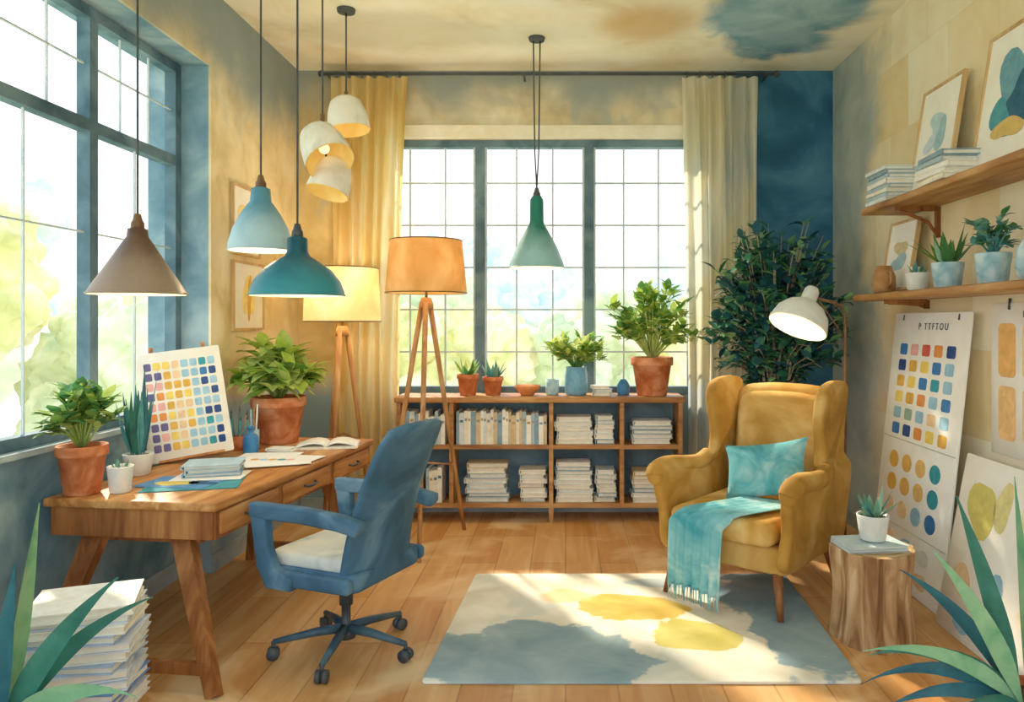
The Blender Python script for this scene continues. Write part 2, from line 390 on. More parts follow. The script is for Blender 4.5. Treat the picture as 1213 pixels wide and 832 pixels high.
def pot(b, r, h, mat, rim=True, M=None):
    if rim: pr = [(.001,0),(.66*r,0),(.7*r,.02*h),(.9*r,.78*h),(.99*r,.79*h),(r,.82*h),(r,.98*h),(.98*r,h),(.88*r,h),(.86*r,.9*h),(.001,.9*h)]
    else: pr = [(.001,0),(.72*r,0),(.8*r,.05*h),(r,.95*h),(r,h),(.92*r,h),(.9*r,.9*h),(.001,.9*h)]
    b.lathe(pr, mat, M); b.lathe([(.001,.905*h),(.88*r,.905*h)], SOIL, M)
def rdir(q, zmin=-.2, zmax=1):
    a = q.random()*2*pi; z = q.uniform(zmin, zmax); s_ = math.sqrt(max(0, 1-z*z)); return Vector((math.cos(a)*s_, math.sin(a)*s_, z))
def bush(b, base, ctr, rad, ns, nl, L, W, mats, seed, stem=None, droop=.5, fmin=.35):
    q = random.Random(seed); base = Vector(base); ctr = Vector(ctr)
    for i in range(ns):
        d = rdir(q, -.55, 1); k = q.uniform(.6, 1)
        tip = ctr + Vector((d.x*rad[0], d.y*rad[1], d.z*rad[2]))*k
        mid = base.lerp(tip, .5) + Vector((0,0,rad[2]*.25))
        pts = [base, base.lerp(mid,.6), mid, mid.lerp(tip,.6)+Vector((0,0,rad[2]*.05)), tip]
        b.tube(pts, [.006,.005,.004,.003,.002], stem or mats[-1], 5)
        for j in range(nl):
            f = q.uniform(fmin, 1); seg = min(3, int(f*4)); p = pts[seg].lerp(pts[seg+1], f*4-seg)
            dd = (rdir(q, -.3, .8) + (tip-base).normalized()*.7).normalized()
            s_ = q.uniform(.7, 1.25)
            b.leaf(p, dd, L*s_, W*s_, q.uniform(.2, 1)*droop, q.choice(mats), 4, .45, .2)
def blades(b, base, n, Lr, W, mats, seed, spread=.6, droop=.5, r0=.02, peak=.3, cup=.4, seg=7, face=None):
    q = random.Random(seed)
    for i in range(n):
        a = 2*pi*i/n + q.uniform(-.3,.3); tl = q.uniform(.1, 1)*spread
        d = Vector((math.cos(a)*math.sin(tl), math.sin(a)*math.sin(tl), math.cos(tl)))
        b.leaf(Vector(base)+Vector((math.cos(a)*r0, math.sin(a)*r0, 0)), d, q.uniform(*Lr), W*q.uniform(.8,1.2), droop*q.uniform(.3,1)*(.3+tl), q.choice(mats), seg, peak, cup, up=(-math.sin(a)*.01+math.cos(a), math.sin(a), .02))

# ---------------------------------------------------------------- desk
DL, DWd, DZ = 1.66, .74, .69
DM = T(-1.626, 3.815, 0) @ RZ(math.radians(-6.9))
b = MB()
b.panel(rr(DWd, DL, .012, 2), .035, .008, DESKW, T(0,0,DZ-.0175), n=2)
b.box((.345, 0, .598), (.02, DL-.06, .115), DARKW); b.box((-.345, 0, .598), (.02, DL-.06, .115), DARKW)
b.box((0, -.8, .598), (.69, .02, .115), DARKW); b.box((0, .8, .598), (.69, .02, .115), DARKW)
b.box((0, 0, .548), (.67, DL-.1, .012), DARKW)
for yy, w in ((-.55, .46), (-.02, .50), (.52, .48)):
    b.panel(rr(w, .09, .01, 2), .014, .004, DESKW, T(.358, yy, .6) @ MYZ, n=2)
    b.tube([(.366,yy-.06,.6),(.385,yy-.05,.595),(.388,yy,.592),(.385,yy+.05,.595),(.366,yy+.06,.6)], .006, METAL, 6)
for sy in (-1, 1):
    yb = -.95 if sy < 0 else .62; yt = -.72 if sy < 0 else .56
    xr = .44 if sy < 0 else .40
    b.beam((.16, yt, .56), (xr, yb, 0), (.085,.05), (.05,.04), DARKW)
    b.beam((-.2, yt, .56), (-.30, yb, 0), (.085,.05), (.05,.04), DARKW)
    b.beam((-.285, yt+(yb-yt)*.85, .09), (xr-.03, yt+(yb-yt)*.85, .09), (.045,.03), (.045,.03), DARKW)
    b.beam((-.25, yt, .53), (.25, yt, .53), (.05,.03), (.05,.03), DARKW)
desk = b.obj('wooden_desk'); desk.matrix_world = DM

# ---------------------------------------------------------------- desk things
def potted(name, loc, r, h, pmat, fill, rim=True):
    b = MB(); pot(b, r, h, pmat, rim); fill(b, h*.9); return b.obj(name, loc)
z0 = DZ + .001
potted('potted_plant', (-1.985, 3.12, z0), .095, .2, TERRA, lambda b, h: bush(b, (0,0,h), (.03,-.04,h+.13), (.14,.15,.14), 28, 10, .08, .05, [G1[0],G1[2],G1[1]], 1))
potted('potted_plant', (-1.68, 4.45, z0), .155, .27, TERRA, lambda b, h: bush(b, (0,0,h), (0,-.02,h+.15), (.23,.2,.2), 30, 8, .15, .085, [G1[0], G2[0], G2[1], G1[1]], 2, droop=.8))
potted('small_sprout_pot', (-1.84, 3.14, z0), .05, .11, WHITEC, lambda b, h: blades(b, (0,0,h), 5, (.03,.05), .015, G4, 3), False)
potted('snake_plant', (-1.97, 3.5, z0), .065, .1, WHITEC, lambda b, h: blades(b, (0,0,h), 14, (.24,.42), .035, [G4[0], G5[2], G5[0]], 4, .38, .1, .025), False)

def board(name, w, h, loc, rot, cells, extra=None, t_=.012, mat=PAPER):
    b = MB(); b.panel(rr(w, h, .008, 2), t_, .002, mat, T(0,0,h/2) @ MXZ, n=1)
    for (x, z, cw, ch, m, kind) in cells:
        o = rr(cw, ch, min(cw, ch)*.22, 3) if kind == 'r' else ell(cw/2, ch/2, 18, .0 if kind == 'e' else .16, int(x*1000+z*777) & 1023)
        b.panel(o, .0025, 0, m, T(x, -t_/2-.0012, z) @ MXZ, smooth=False)
    if extra: extra(b)
    return b.obj(name, loc, rot)
NAVY, BLU, LBL, TEA, OCH, YEL, ORA, PNK, PUR, PCH, RED, SGE = ['#1f3f7b', '#2f6eb0', '#8fbcd6', '#2b8fa0', '#d9a441', '#f0cb5c', '#e08a43', '#e3a5a0', '#5b5488', '#ecc59a', '#c7513f', '#8fae9c']
q = random.Random(5); cells = []
cols8 = [[PUR, PNK, PUR, ORA], [ORA, PNK, YEL, PUR], [YEL, OCH, ORA, YEL], [YEL, PCH, OCH, YEL], [PCH, LBL, YEL, OCH], [LBL, SGE, LBL, BLU], [BLU, NAVY, TEA, LBL], [NAVY, BLU, NAVY, LBL]]
for i in range(8):
    for j in range(9): cells.append((-.147+.042*i, .07+.052*j, .033, .039, P(q.choice(cols8[i])), 'r'))
def easel(b):
    for sx in (-.12, .12): b.beam((sx, .012, .0), (sx, .012, .59), (.018,.012), (.018,.012), DESKW)
    b.beam((0, .02, .45), (0, .16, .0+.06), (.018,.012), (.018,.012), DESKW)
    b.box((0, -.004, .004), (.3, .04, .012), DESKW)
board('colour_swatch_easel', .39, .56, (-1.885, 3.84, z0+.02), (math.radians(-14), math.radians(-7), math.radians(28)), cells, easel)

b = MB(); b.lathe([(.001,0),(.036,0),(.042,.08),(.038,.08),(.034,.01),(.001,.01)], TERRA)
for i in range(7):
    a = i*.9; d = Vector((math.cos(a)*.028, math.sin(a)*.028, 0)); tp = d*1.9 + Vector((0,0,.17+.02*(i%3)))
    b.tube([d*.4+Vector((0,0,.015)), tp], .004, [P(TEA), DESKW, P('#3d6b5c')][i%3], 6); b.tube([tp, tp+Vector((d.x*.1, d.y*.1, .03))], [.006,.001], P('#2d4f48'), 6)
b.obj('brush_pot', (-1.8, 4.17, z0))
b = MB(); b.lathe([(.001,0),(.036,0),(.038,.01),(.038,.085),(.03,.1),(.014,.108),(.014,.13),(.018,.13),(.018,.145),(.001,.147)], wc('ink_bottle_blue', ['#2563a0', '#3f86c4'], 8, .3))
b.obj('ink_bottle', (-1.69, 4.08, z0))
b = MB(); b.lathe([(.001,0),(.03,0),(.03,.11),(.027,.11),(.027,.01),(.001,.01)], BLUEC)
for i in range(3): b.tube([(.01*(i-1),0,.01), (.018*(i-1), .006, .22+.015*i)], .004, [P(LBL), DESKW, P('#f0efe8')][i], 6)
b.obj('brush_cup', (-1.72, 4.19, z0))

COV = ['#4c7fa3', '#e8e1cf', '#d8cbb0', '#7fa6b9', '#f0ece0', '#b98e5a', '#c9d4d4', '#2f5f86', '#e6d6b8', '#9fb2b6']
def book_flat(b, cx, cy, z, w, d, h, cov, rz=0):
    M = T(cx, cy, z) @ RZ(rz); c = P(cov)
    b.box((0,0,h*.08), (w, d, h*.16), c, M); b.box((0,0,h*.92), (w, d, h*.16), c, M)
    b.box((.004,0,h*.5), (w-.018, d-.02, h*.7), PAGES, M); b.box((-w/2+.003,0,h*.5), (.006, d, h*.98), c, M)
def stack(b, cx, cy, z, w, d, n, seed, hr=(.018,.035), cols=COV, rzb=0, jit=.12):
    q = random.Random(seed)
    for i in range(n):
        h = q.uniform(*hr); book_flat(b, cx+q.uniform(-.01,.01), cy+q.uniform(-.01,.01), z, w*q.uniform(.85,1), d*q.uniform(.88,1), h, q.choice(cols), rzb+q.uniform(-jit,jit)); z += h+.0005
    return z
b = MB(); stack(b, 0,0,0, .26,.2, 3, 3, (.014,.02), ['#7fa9c4', '#f0ede4', '#9fb9c5']); b.obj('book_stack', (-1.62, 3.50, z0+.009), (0,0,.3))
b = MB()
b.box((.02,-.04,.002), (.38,.28,.003), P('#2f7f8f'), RZ(.25)); b.box((-.03,-.02,.0045), (.32,.22,.002), P('#4b7fb8'), RZ(-.1))
b.panel(ell(.08,.05,18,.2,4), .001, 0, P('#c9b65a'), T(-.05,-.05,.0062), smooth=False); b.panel(ell(.06,.04,18,.2,9), .001, 0, P('#1f4a6b'), T(.06,-.04,.0062), smooth=False)
b.box((.05,.1,.007), (.3,.2,.002), PAPER, RZ(.15))
b.obj('art_magazines', (-1.64, 3.34, z0))
b = MB()
for i, (x, y, rz) in enumerate([(0,0,.2), (.05,.08,-.15), (-.05,.14,.1), (.03,-.05,.4)]):
    b.box((x,y,.0015+.0022*i), (.3,.22,.002), PAPER, RZ(rz))
for i in range(5): b.panel(ell(.022,.022,14), .0008, 0, P([ORA,LBL,OCH,TEA,PNK][i]), T(-.09+.045*i, .02, .0095), smooth=False)
b.obj('paper_sheets', (-1.48, 3.82, z0))
b = MB()
for sx in (-1, 1):
    b.grid(lambda u, v, sx=sx: (sx*(.002+u*.165), -.12+v*.24, .012+.026*math.sin(pi*min(1,u*1.1))**.7*(1-u*.5)), 10, 2, PAPER, th=-.001*sx)
    b.box((sx*.084, 0, .006), (.168, .245, .012), PAGES)
b.obj('open_sketchbook', (-1.35, 4.32, z0), (0,0,.2))
b = MB(); stack(b, 0,0,0,.14,.1,2,8,(.01,.014),['#e9e6dc','#cfd8da']); b.obj('notebook_stack', (-1.54, 4.13, z0), (0,0,-.2))
b = MB()
for sx in (-.03, .03): b.tube([(sx+.024*math.cos(a), 0, .022+.02*math.sin(a)) for a in [2*pi*i/14 for i in range(15)]], .0018, METAL, 5); b.tube([(sx*1.8,0,.028),(sx*1.85,.1,.012)], .0018, METAL, 5)
b.obj('reading_glasses', (-1.66, 3.72, z0+.0), (0,0,.5))

# ---------------------------------------------------------------- office chair
b = MB(); SH = wc('chair_shell', ['#284862', '#3b6382', '#6c8fa8'], 3); CUSH = wc('seat_cushion', ['#aab6b8', '#d2d6d0', '#ebe7da'], 5)
BLUEF = wc('blue_upholstery', ['#2f526e', '#41698a', '#6a92ad'], 3)
b.panel(rr(.47,.47,.05), .075, .02, SH, T(0,-.01,.375)); b.panel(rr(.43,.43,.06), .06, .024, CUSH, T(0,-.02,.43))
def shell(u, v):
    a = (u-.5)*2; w = .235*(1 - .14*v) * (1 - .9*max(0, v-.88)**1.6*3)
    ang = a*.8; y = .225 + .03*v + .15*v*v - (.14*(1-math.cos(ang*1.3)))*(1-.35*v)
    z = .35 + .635*v - .02*abs(a)**4*v
    return (w*math.sin(ang)/math.sin(.8), y, z)
b.grid(shell, 20, 20, SH, th=.026)
b.grid(lambda u, v: (Vector(shell(.06+u*.88, .12+v*.84))+Vector((0,-.012,0))), 16, 14, BLUEF, th=.012)
for sx in (-1, 1):
    X = sx*.262
    b.panel([(-.255,.668),(-.255,.615),(-.17,.607),(.0,.607),(.17,.595),(.26,.58),(.28,.605),(.28,.635),(.18,.655),(0,.668)], .052, .01, SH, T(X,0,0) @ MYZ, n=3)
    b.panel([(-.25,.625),(-.175,.625),(-.165,.5),(-.13,.42),(-.05,.385),(-.05,.335),(-.17,.335),(-.22,.42)], .048, .01, SH, T(X,0,0) @ MYZ, n=3)
    b.panel(rr(.34,.06,.02), .03, .01, SH, T(sx*.252,.05,.375) @ MYZ)
b.lathe([(.001,.335),(.06,.335),(.06,.315),(.03,.31),(.028,.2),(.019,.2),(.019,.1),(.035,.1),(.04,.06),(.001,.06)], METAL)
b.beam((.02,.05,.325),(.2,.06,.335),.014,.01,METAL)
CB = wc('chair_base', ['#2b4052','#44606f'],8,.4)
for i in range(5):
    a = 2*pi*i/5+.35; d = Vector((math.cos(a), math.sin(a), 0)); e = d*.29
    b.tube([Vector((0,0,.1))+d*.02, Vector((0,0,.095))+d*.12, Vector((0,0,.072))+e], [.022,.019,.012], CB, 8)
    b.tube([e+Vector((0,0,.075)), e+Vector((0,0,.045))], .008, METAL, 6)
    pd = Vector((-d.y, d.x, 0))
    for sg in (-1, 1): b.tube([e+pd*sg*.006+Vector((0,0,.027)), e+pd*sg*.022+Vector((0,0,.027))], .026, METAL, 14)
b.obj('office_chair', (-.93, 3.22, 0), (0,0,math.radians(-112)))

# ---------------------------------------------------------------- armchair
b = MB(); LEGW = wood('armchair_leg_wood', ['#5c3018','#7f4826','#9c6638'], 2)
for sx in (-1,1):
    b.tube([(sx*.26,-.31,.24),(sx*.30,-.36,.013)], [.026,.014], LEGW, 10); b.tube([(sx*.25,.27,.24),(sx*.28,.37,0)], [.026,.014], LEGW, 10)
b.panel(rr(.62,.64,.04), .13, .02, MUST, T(0,-.02,.275))
b.panel(rr(.53,.62,.05), .12, .035, wc('mustard_seat',['#b07a2a','#cf9c48','#e9c47e'],3.5), T(0,-.09,.405))
MB_IN = wc('mustard_inner',['#b58336','#d7aa5c','#f0d294'],2.5)
out = catmull([(-.24,.34),(-.25,.7),(-.265,.92),(-.24,1.02),(-.13,1.045),(0,1.05),(.13,1.045),(.24,1.02),(.265,.92),(.25,.7),(.24,.34),(0,.33)],5)
lean = lambda v: (v.x*1.04, v.y + (v.z-.35)*.22, v.z)
b.panel(out, .11, .04, MUST, T(0,.25,0) @ MXZ, fn=lean)
out2 = [(x*.88, .36+(z-.36)*.94) for x, z in out]
b.panel(out2, .08, .03, MB_IN, T(0,.20,0) @ MXZ, fn=lean)
side = catmull([(-.34,.235),(-.36,.42),(-.39,.56),(-.375,.635),(-.29,.66),(-.16,.64),(-.03,.62),(.05,.635),(.09,.69),(.10,.78),(.075,.90),(.085,1.02),(.16,1.075),(.33,1.085),(.42,1.05),(.42,.92),(.38,.7),(.34,.45),(.32,.24),(0,.225)],5)
for sx in (-1,1):
    def fl(v, sx=sx):
        x = v.x
        k = max(0, v.z-.66); x += sx*(.07*k) - sx*.03*max(0,min(1,(v.z-.6)*4))
        x += sx*.12*k*max(0,(.25-v.y))
        if v.z < .66: x += sx*.035*math.sin(min(1,max(0,(v.z-.25)/.4))*pi/2)
        return (x, v.y, v.z)
    b.panel(side, .058, .02, MUST, T(sx*.3,0,0) @ MYZ, fn=fl)
    pts = [(sx*.345,-.385,.60),(sx*.35,-.36,.63),(sx*.348,-.26,.643),(sx*.343,-.1,.625),(sx*.335,.03,.62),(sx*.325,.11,.65)]
    pts = catmull(pts,4,False)
    b.tube(pts, [.043+.006*math.sin(pi*min(1,(i+4)/len(pts))) for i in range(len(pts))], MUST, 14)
    b.sphere((sx*.345,-.385,.60), .044, MUST, 16, (1,.5,1.05))
AC = (.99, 3.98, 0); AR = math.radians(-40)
ch = b.obj('wingback_armchair', AC, (0,0,AR)); ch.scale = (1.04,1.03,1.0)
AM = T(*AC) @ RZ(AR) @ Matrix.Diagonal((1.04,1.03,1,1))
b = MB()
def pil(sgn):
    def f(u, v):
        a, c_ = u*2-1, v*2-1
        e = (max(0,1-abs(a)**2.6)*max(0,1-abs(c_)**2.6))**.55
        k = 1-.13*(1-a*a)*abs(c_)**2; k2 = 1-.13*(1-c_*c_)*abs(a)**2
        return (.225*a*k2, sgn*.075*e*(1+.1*math.sin(a*5+c_*3)), .155*c_*k)
    return f
b.grid(pil(-1), 22, 18, TEAL); b.grid(pil(1), 22, 18, TEAL)
o = b.obj('throw_pillow'); o.matrix_world = AM @ T(.05,.02,.625) @ RX(math.radians(-24)) @ RY(math.radians(-12))
b = MB(); TH = wc('teal_throw', ['#3a9aae', '#7cc1cb', '#c9e5e3'], 5)
path = catmull([(-.02,.484),(-.2,.487),(-.34,.487),(-.415,.475),(-.44,.43),(-.447,.34),(-.45,.22),(-.453,.10)],4,False)
def thr(u, v):
    k = v*(len(path)-1); i = min(len(path)-2, int(k)); p = [path[i][j]+(path[i+1][j]-path[i][j])*(k-i) for j in (0,1)]
    xc = .12-.2*min(1,v*1.7); w = .29-.02*v
    wav = .014*math.sin(u*19+v*1.5)*(0.35+.65*min(1,max(0,(v-.45)*3)))
    if v < .5: return (xc+(u-.5)*w, p[0], p[1]+abs(wav)*.9+.002)
    return (xc+(u-.5)*w, p[0]-abs(wav)*1.6-.003, p[1]+.01*math.sin(u*5))
b.grid(thr, 36, 30, TH, th=.005)
for i in range(30):
    p = Vector(thr((i+.5)/30, 1)); b.tube([p+Vector((0,0,.01)), p+Vector((R.uniform(-.004,.004),R.uniform(-.004,.004),-.065))], [.0035,.002], TH, 4)
o = b.obj('throw_blanket'); o.matrix_world = AM

# ---------------------------------------------------------------- rug
t = NT('watercolour_rug'); x, y, z = t.xyz(); nz = t.noise(3.2, 5, .4); nf = t.noise(3.5, 4, .6); nb = t.noise(1.6, 4, .5)
c = t.ramp(nf, [(.3, '#ddd4be'), (.5, '#f1ead8'), (.7, '#fbf7ea')])
c = t.mix(t.m('MULTIPLY', t.step(nb, .56, .64), .5), c, '#c9d2cc')
c = t.mix(t.blob(x, y, -.5, -.42, .5, .34, nz, .9, .06), c, t.ramp(nf, [(.3, '#7e9ba8'), (.7, '#adc0c3')]))
c = t.mix(t.blob(x, y, .8, .1, .36, .75, nz, .9, .06), c, t.ramp(nf, [(.3, '#6d90a6'), (.7, '#a3bdc8')]))
c = t.mix(t.blob(x, y, -.05, .14, .28, .16, nz, .9, .05), c, t.ramp(nf, [(.3, '#cba035'), (.7, '#e8cc70')]))
c = t.mix(t.blob(x, y, .24, -.2, .25, .16, nz, .9, .05), c, t.ramp(nf, [(.3, '#bfae48'), (.7, '#dacd78')]))
c = t.mix(t.m('MULTIPLY', t.blob(x, y, -.33, .28, .14, .1, nz, .8, .15), .8), c, '#ecc98c')
c = t.mix(t.blob(x, y, .25, .48, .3, .07, nz, .9, .1), c, '#b4c6ca')
MRUG = t.done(c, .95, .3, 200)
b = MB(); b.panel(rr(1.7,1.26,.02,2), .012, .004, MRUG, T(0,0,.0065), fn=lambda v: (v.x+.05*v.y, v.y, v.z), n=2); b.obj('area_rug', (.325,3.55,0))

# ---------------------------------------------------------------- bookcase
SX0, SX1, SY0, SY1 = -1.17, .81, 5.25, 5.54
b = MB(); yc = (SY0+SY1)/2; dp = SY1-SY0
b.panel(rr(SX1-SX0+.03, dp+.03, .01, 2), .04, .008, SHELFW, T((SX0+SX1)/2, yc, .858), n=2)
for zz in (.53, .125): b.box(((SX0+SX1)/2, yc, zz), (SX1-SX0-.02, dp-.01, .028), SHELFW)
b.box(((SX0+SX1)/2, SY1-.006, .49), (SX1-SX0-.02, .012, .73), wc('bookcase_back',['#4f6878','#6f8a99'],4))
for xx in (SX0+.015, -.79, -.1, .39, SX1-.015): b.box((xx, yc, .485), (.028, dp, .72), SHELFW)
for xx in (SX0+.03, -.1, SX1-.03):
    for yy in (SY0+.03, SY1-.03): b.beam((xx,yy,.125),(xx,yy,0),.035,.025,SHELFW)
b.obj('low_bookcase')
b = MB(); q = random.Random(21)
SC = ['#efeadb','#e2dcc8','#ccd7da','#99b1bd','#f7f4ea','#c9b28a','#e6dec9','#7799ad','#b3c2c4']
def upright(x0, x1, z, hmax):
    x = x0
    while x < x1-.03:
        w = q.uniform(.016,.034); h = hmax*q.uniform(.8,1); d = q.uniform(.17,.21); c_ = P(q.choice(SC))
        M = T(x+w/2, SY0+.03+d/2, z)
        b.box((0,0,h/2),(w,d,h),c_,M); b.box((0,.002,h+.0005),(w*.75,d*.94,.004),PAGES,M); b.box((0,-d/2-.001,h*.75),(w*.7,.003,h*.08),P(q.choice(['#7f8e95','#b08a4a','#4c6b80'])),M)
        x += w+.001
upright(-.76, -.12, .545, .24); upright(-1.14, -.82, .545, .23); upright(-1.14,-1.0,.14,.27); upright(-.97,-.83,.14,.25)
for (x, z, w, n) in [(-.55,.14,.3,8),(-.23,.14,.19,7),(.06,.14,.28,9),(.28,.14,.15,7),(.56,.14,.2,7),(.7,.14,.13,3),(.06,.545,.28,6),(.275,.545,.14,6),(.6,.545,.3,5)]:
    stack(b, x, SY0+.135, z, w, .19, n, int(x*100)+50, (.026,.036), SC, 0, .03)
b.obj('shelf_books')

ST = .879; sy_ = 5.39
potted('potted_aloe', (-.69, sy_-.02, ST), .08, .15, TERRA, lambda b, h: blades(b, (0,0,h), 13, (.1,.17), .04, G1, 31, .9, .3))
potted('potted_succulent', (-.515, sy_, ST), .075, .13, TERRA, lambda b, h: blades(b, (0,0,h), 12, (.08,.15), .04, G4, 32, .8, .2))
b = MB(); b.lathe([(.001,0),(.045,0),(.05,.008),(.085,.045),(.095,.07),(.088,.07),(.045,.02),(.001,.015)], wc('orange_bowl',['#c9703a','#e09255'],9)); b.obj('ceramic_bowl', (-.27, sy_-.02, ST))
b = MB(); b.lathe([(.001,0),(.042,0),(.048,.02),(.048,.11),(.043,.11),(.043,.01),(.001,.01)], BLUEC); b.obj('ceramic_cup', (-.095, sy_, ST))
b = MB(); b.lathe([(.001,0),(.07,0),(.082,.03),(.08,.14),(.07,.19),(.076,.2),(.07,.2),(.062,.18),(.001,.17)], wc('blue_vase',['#4f93c0','#86b9d8'],8,.35)); bush(b,(0,0,.17),(0,0,.30),(.23,.15,.15),40,9,.08,.045,[G2[0],G2[1],G2[1],G2[2]],33); b.obj('vase_with_foliage', (.075, sy_, ST))
b = MB(); stack(b,0,0,0,.13,.11,3,5,(.018,.03),['#e6e2d6','#b9cdd4','#d8d2bd']); b.obj('small_box_stack', (.25, sy_-.04, ST))
b = MB(); b.lathe([(.001,0),(.04,0),(.045,.02),(.045,.07),(.03,.095),(.02,.11),(.001,.115)], wc('cobalt_jar',['#2b6aa0','#4a8cc0'],9,.3)); b.obj('ceramic_jar', (.41, sy_, ST))
potted('potted_shrub', (.61, sy_-.02, ST), .15, .27, TERRA, lambda b, h: bush(b, (0,0,h), (0,-.03,h+.27), (.36,.2,.3), 56, 12, .09, .05, [G2[0],G2[2],G1[0],G2[1]], 34))

# ---------------------------------------------------------------- curtains and rod
def curtain(name, x0, x1, xb0, xb1, mat, folds, seed):
    b = MB()
    def f(u, v):
        k = 1-v; xa = x0+(x1-x0)*u; xb = xb0+(xb1-xb0)*u
        e = k**.8; x = xa+(xb-xa)*e
        return (x+.008*math.sin(v*5+u*20), 5.44+.03*math.sin(u*folds*2*pi+.5*math.sin(v*4+seed))+.01*math.sin(u*folds*5+v*3), .03+v*3.12)
    b.grid(f, folds*12, 26, mat); return b.obj(name)
def curtmat(name, stops_top, warmc, k=.7, tr_=.6):
    t = NT(name); x, y, z = t.xyz(); mp = t.nt.nodes.new('ShaderNodeMapping'); mp.inputs['Scale'].default_value = (7,1,.7); t.nt.links.new(t.vec, mp.inputs[0])
    f = t.noise(1, 4, 1, vec=mp.outputs[0]); c = t.ramp(f, stops_top); c = t.mix(t.m('MULTIPLY', t.step(t.noise(1.2,3,1),.45,.62), k), c, warmc)
    t.done(c, .9, .05); tr = t.nt.nodes.new('ShaderNodeBsdfTranslucent'); t.nt.links.new(c, tr.inputs[0])
    mx = t.nt.nodes.new('ShaderNodeMixShader'); mx.inputs[0].default_value = tr_
    t.nt.links.new(t.b.outputs[0], mx.inputs[1]); t.nt.links.new(tr.outputs[0], mx.inputs[2]); t.nt.links.new(mx.outputs[0], t.nt.nodes['Material Output'].inputs[0]); return t.mat
curtain('curtain', -1.67, -1.13, -1.66, -1.22, curtmat('gold_curtain', [(.3,'#dcb560'),(.5,'#f0d692'),(.7,'#fbf0d2')], '#f3dda4'), 6, 1)
curtain('curtain', .84, 1.38, .88, 1.36, curtmat('cream_curtain', [(.3,'#c0cacb'),(.5,'#f5efdc'),(.7,'#fefcf4')], '#f2dc9c', .5), 6, 2)
b = MB(); b.tube([(-1.74,5.44,3.175),(1.5,5.44,3.175)], .013, METAL, 10)
for xx in (-1.75,1.51): b.sphere((xx,5.44,3.175), .024, METAL)
for xx in (-1.71,-.3,1.45): b.beam((xx,5.44,3.175),(xx,5.6,3.175),.014,.014,METAL)
for xx in [-1.64+.09*i for i in range(6)]+[.87+.09*i for i in range(6)]: b.tube([(xx,5.44+.022*math.cos(a),3.17+.022*math.sin(a)) for a in [2*pi*i/12 for i in range(13)]], .003, METAL, 5)
b.obj('curtain_rod')

# ---------------------------------------------------------------- tripod lamps
def plight(name, loc, power, col, r=.06, parent=None):
    l = bpy.data.lights.new(name, 'POINT'); l.energy = power; l.color = col; l.shadow_soft_size = r
    o = bpy.data.objects.new(name, l); bpy.context.scene.collection.objects.link(o); o.location = loc
    if parent: o.parent = parent
    return o
TRIW = wood('tripod_wood', ['#8f5a2e','#b27c48','#cda06a'], 2)
def tripod(name, x, y, zb, zt, rb, rt, feet, mat, power, brace=.3):
    b = MB(); b.lathe([(rb,zb),(rt,zt)], mat, seg=40); b.lathe([(rt-.004,zt),(rb-.004,zb)], mat, seg=40)
    for r_, z_ in ((rb,zb),(rt,zt)): b.tube([(r_*math.cos(a), r_*math.sin(a), z_) for a in [2*pi*i/36 for i in range(37)]], .004, BRASS, 5)
    for a in (0, 2.1, 4.2): b.tube([(0,0,zt-.03),((rt-.005)*math.cos(a),(rt-.005)*math.sin(a),zt-.01)], .003, BRASS, 5)
    b.tube([(0,0,zb-.1),(0,0,zt-.02)], .009, BRASS, 8); b.lathe([(.001,zb-.03),(.03,zb-.03),(.045,zb-.07),(.045,zb-.1),(.001,zb-.1)], TRIW)
    b.sphere((0,0,(zb+zt)/2), .035, BULB)
    for fx, fy in feet:
        d = Vector((fx,fy,0)).normalized(); b.tube([d*.03+Vector((0,0,zb-.06)), Vector((fx,fy,0))], [.018,.013], TRIW, 8)
        k = brace; p = (d*.03+Vector((0,0,zb-.06))).lerp(Vector((fx,fy,0)), 1-k); b.tube([(0,0,p.z+.05), p], .006, TRIW, 6)
    o = b.obj(name, (x,y,0)); plight('bulb_light', (0,0,(zb+zt)/2+.07), power, (1,.8,.52), .05, o); return o
SHA = wc('tan_lampshade', ['#cf9645','#e3b36a','#f2d094'], 3, emis=.12, ecol='#ffbe5f', trans=.35)
SHB = wc('cream_lampshade', ['#f0d698','#f9e9ba','#fef6de'], 3, emis=.22, ecol='#ffe2a6', trans=.4)
tripod('tripod_floor_lamp', -.88, 4.8, 1.58, 1.91, .256, .225, [(.03,-.4),(.2,.3),(-.3,.12)], SHA, 6)
tripod('tripod_floor_lamp', -1.49, 5.07, 1.40, 1.755, .25, .235, [(-.03,-.2),(.17,.14),(-.17,.14)], SHB, 9, .45)

# ---------------------------------------------------------------- pendants
def pendant(name, x, y, prof, zoff, mat, inner, cords=((0,0),), power=2, neck=None, rose=True):
    b = MB(); b.lathe(prof, mat, T(0,0,zoff), 40); b.lathe([(max(.001,r-.004), z-.003) for r, z in reversed(prof)], inner, T(0,0,zoff), 40)
    r_, z_ = prof[0]; b.tube([(r_*math.cos(a), r_*math.sin(a), z_+zoff) for a in [2*pi*i/40 for i in range(41)]], .004, mat, 5)
    zt = prof[-1][1]+zoff
    b.lathe([(.001,zt+.055),(.012,zt+.055),(.018,zt+.03),(.024,zt+.02),(.026,zt-.01),(.001,zt-.01)], neck or METAL, seg=16)
    for cx, cy in cords: b.tube([(0,0,zt+.04),(cx*.6,cy*.6,zt+.04+(H-zt)*.25),(cx,cy,H)], .005, METAL, 6)
    if rose: b.lathe([(.001,H-.025),(.05,H-.022),(.055,H-.001),(.001,H-.001)], METAL)
    b.sphere((0,0,zoff+.045), .03, BULB)
    o = b.obj(name, (x,y,0))
    if power: plight('bulb_light', (0,0,zoff-.01), power, (1,.82,.55), .03, o)
    return o
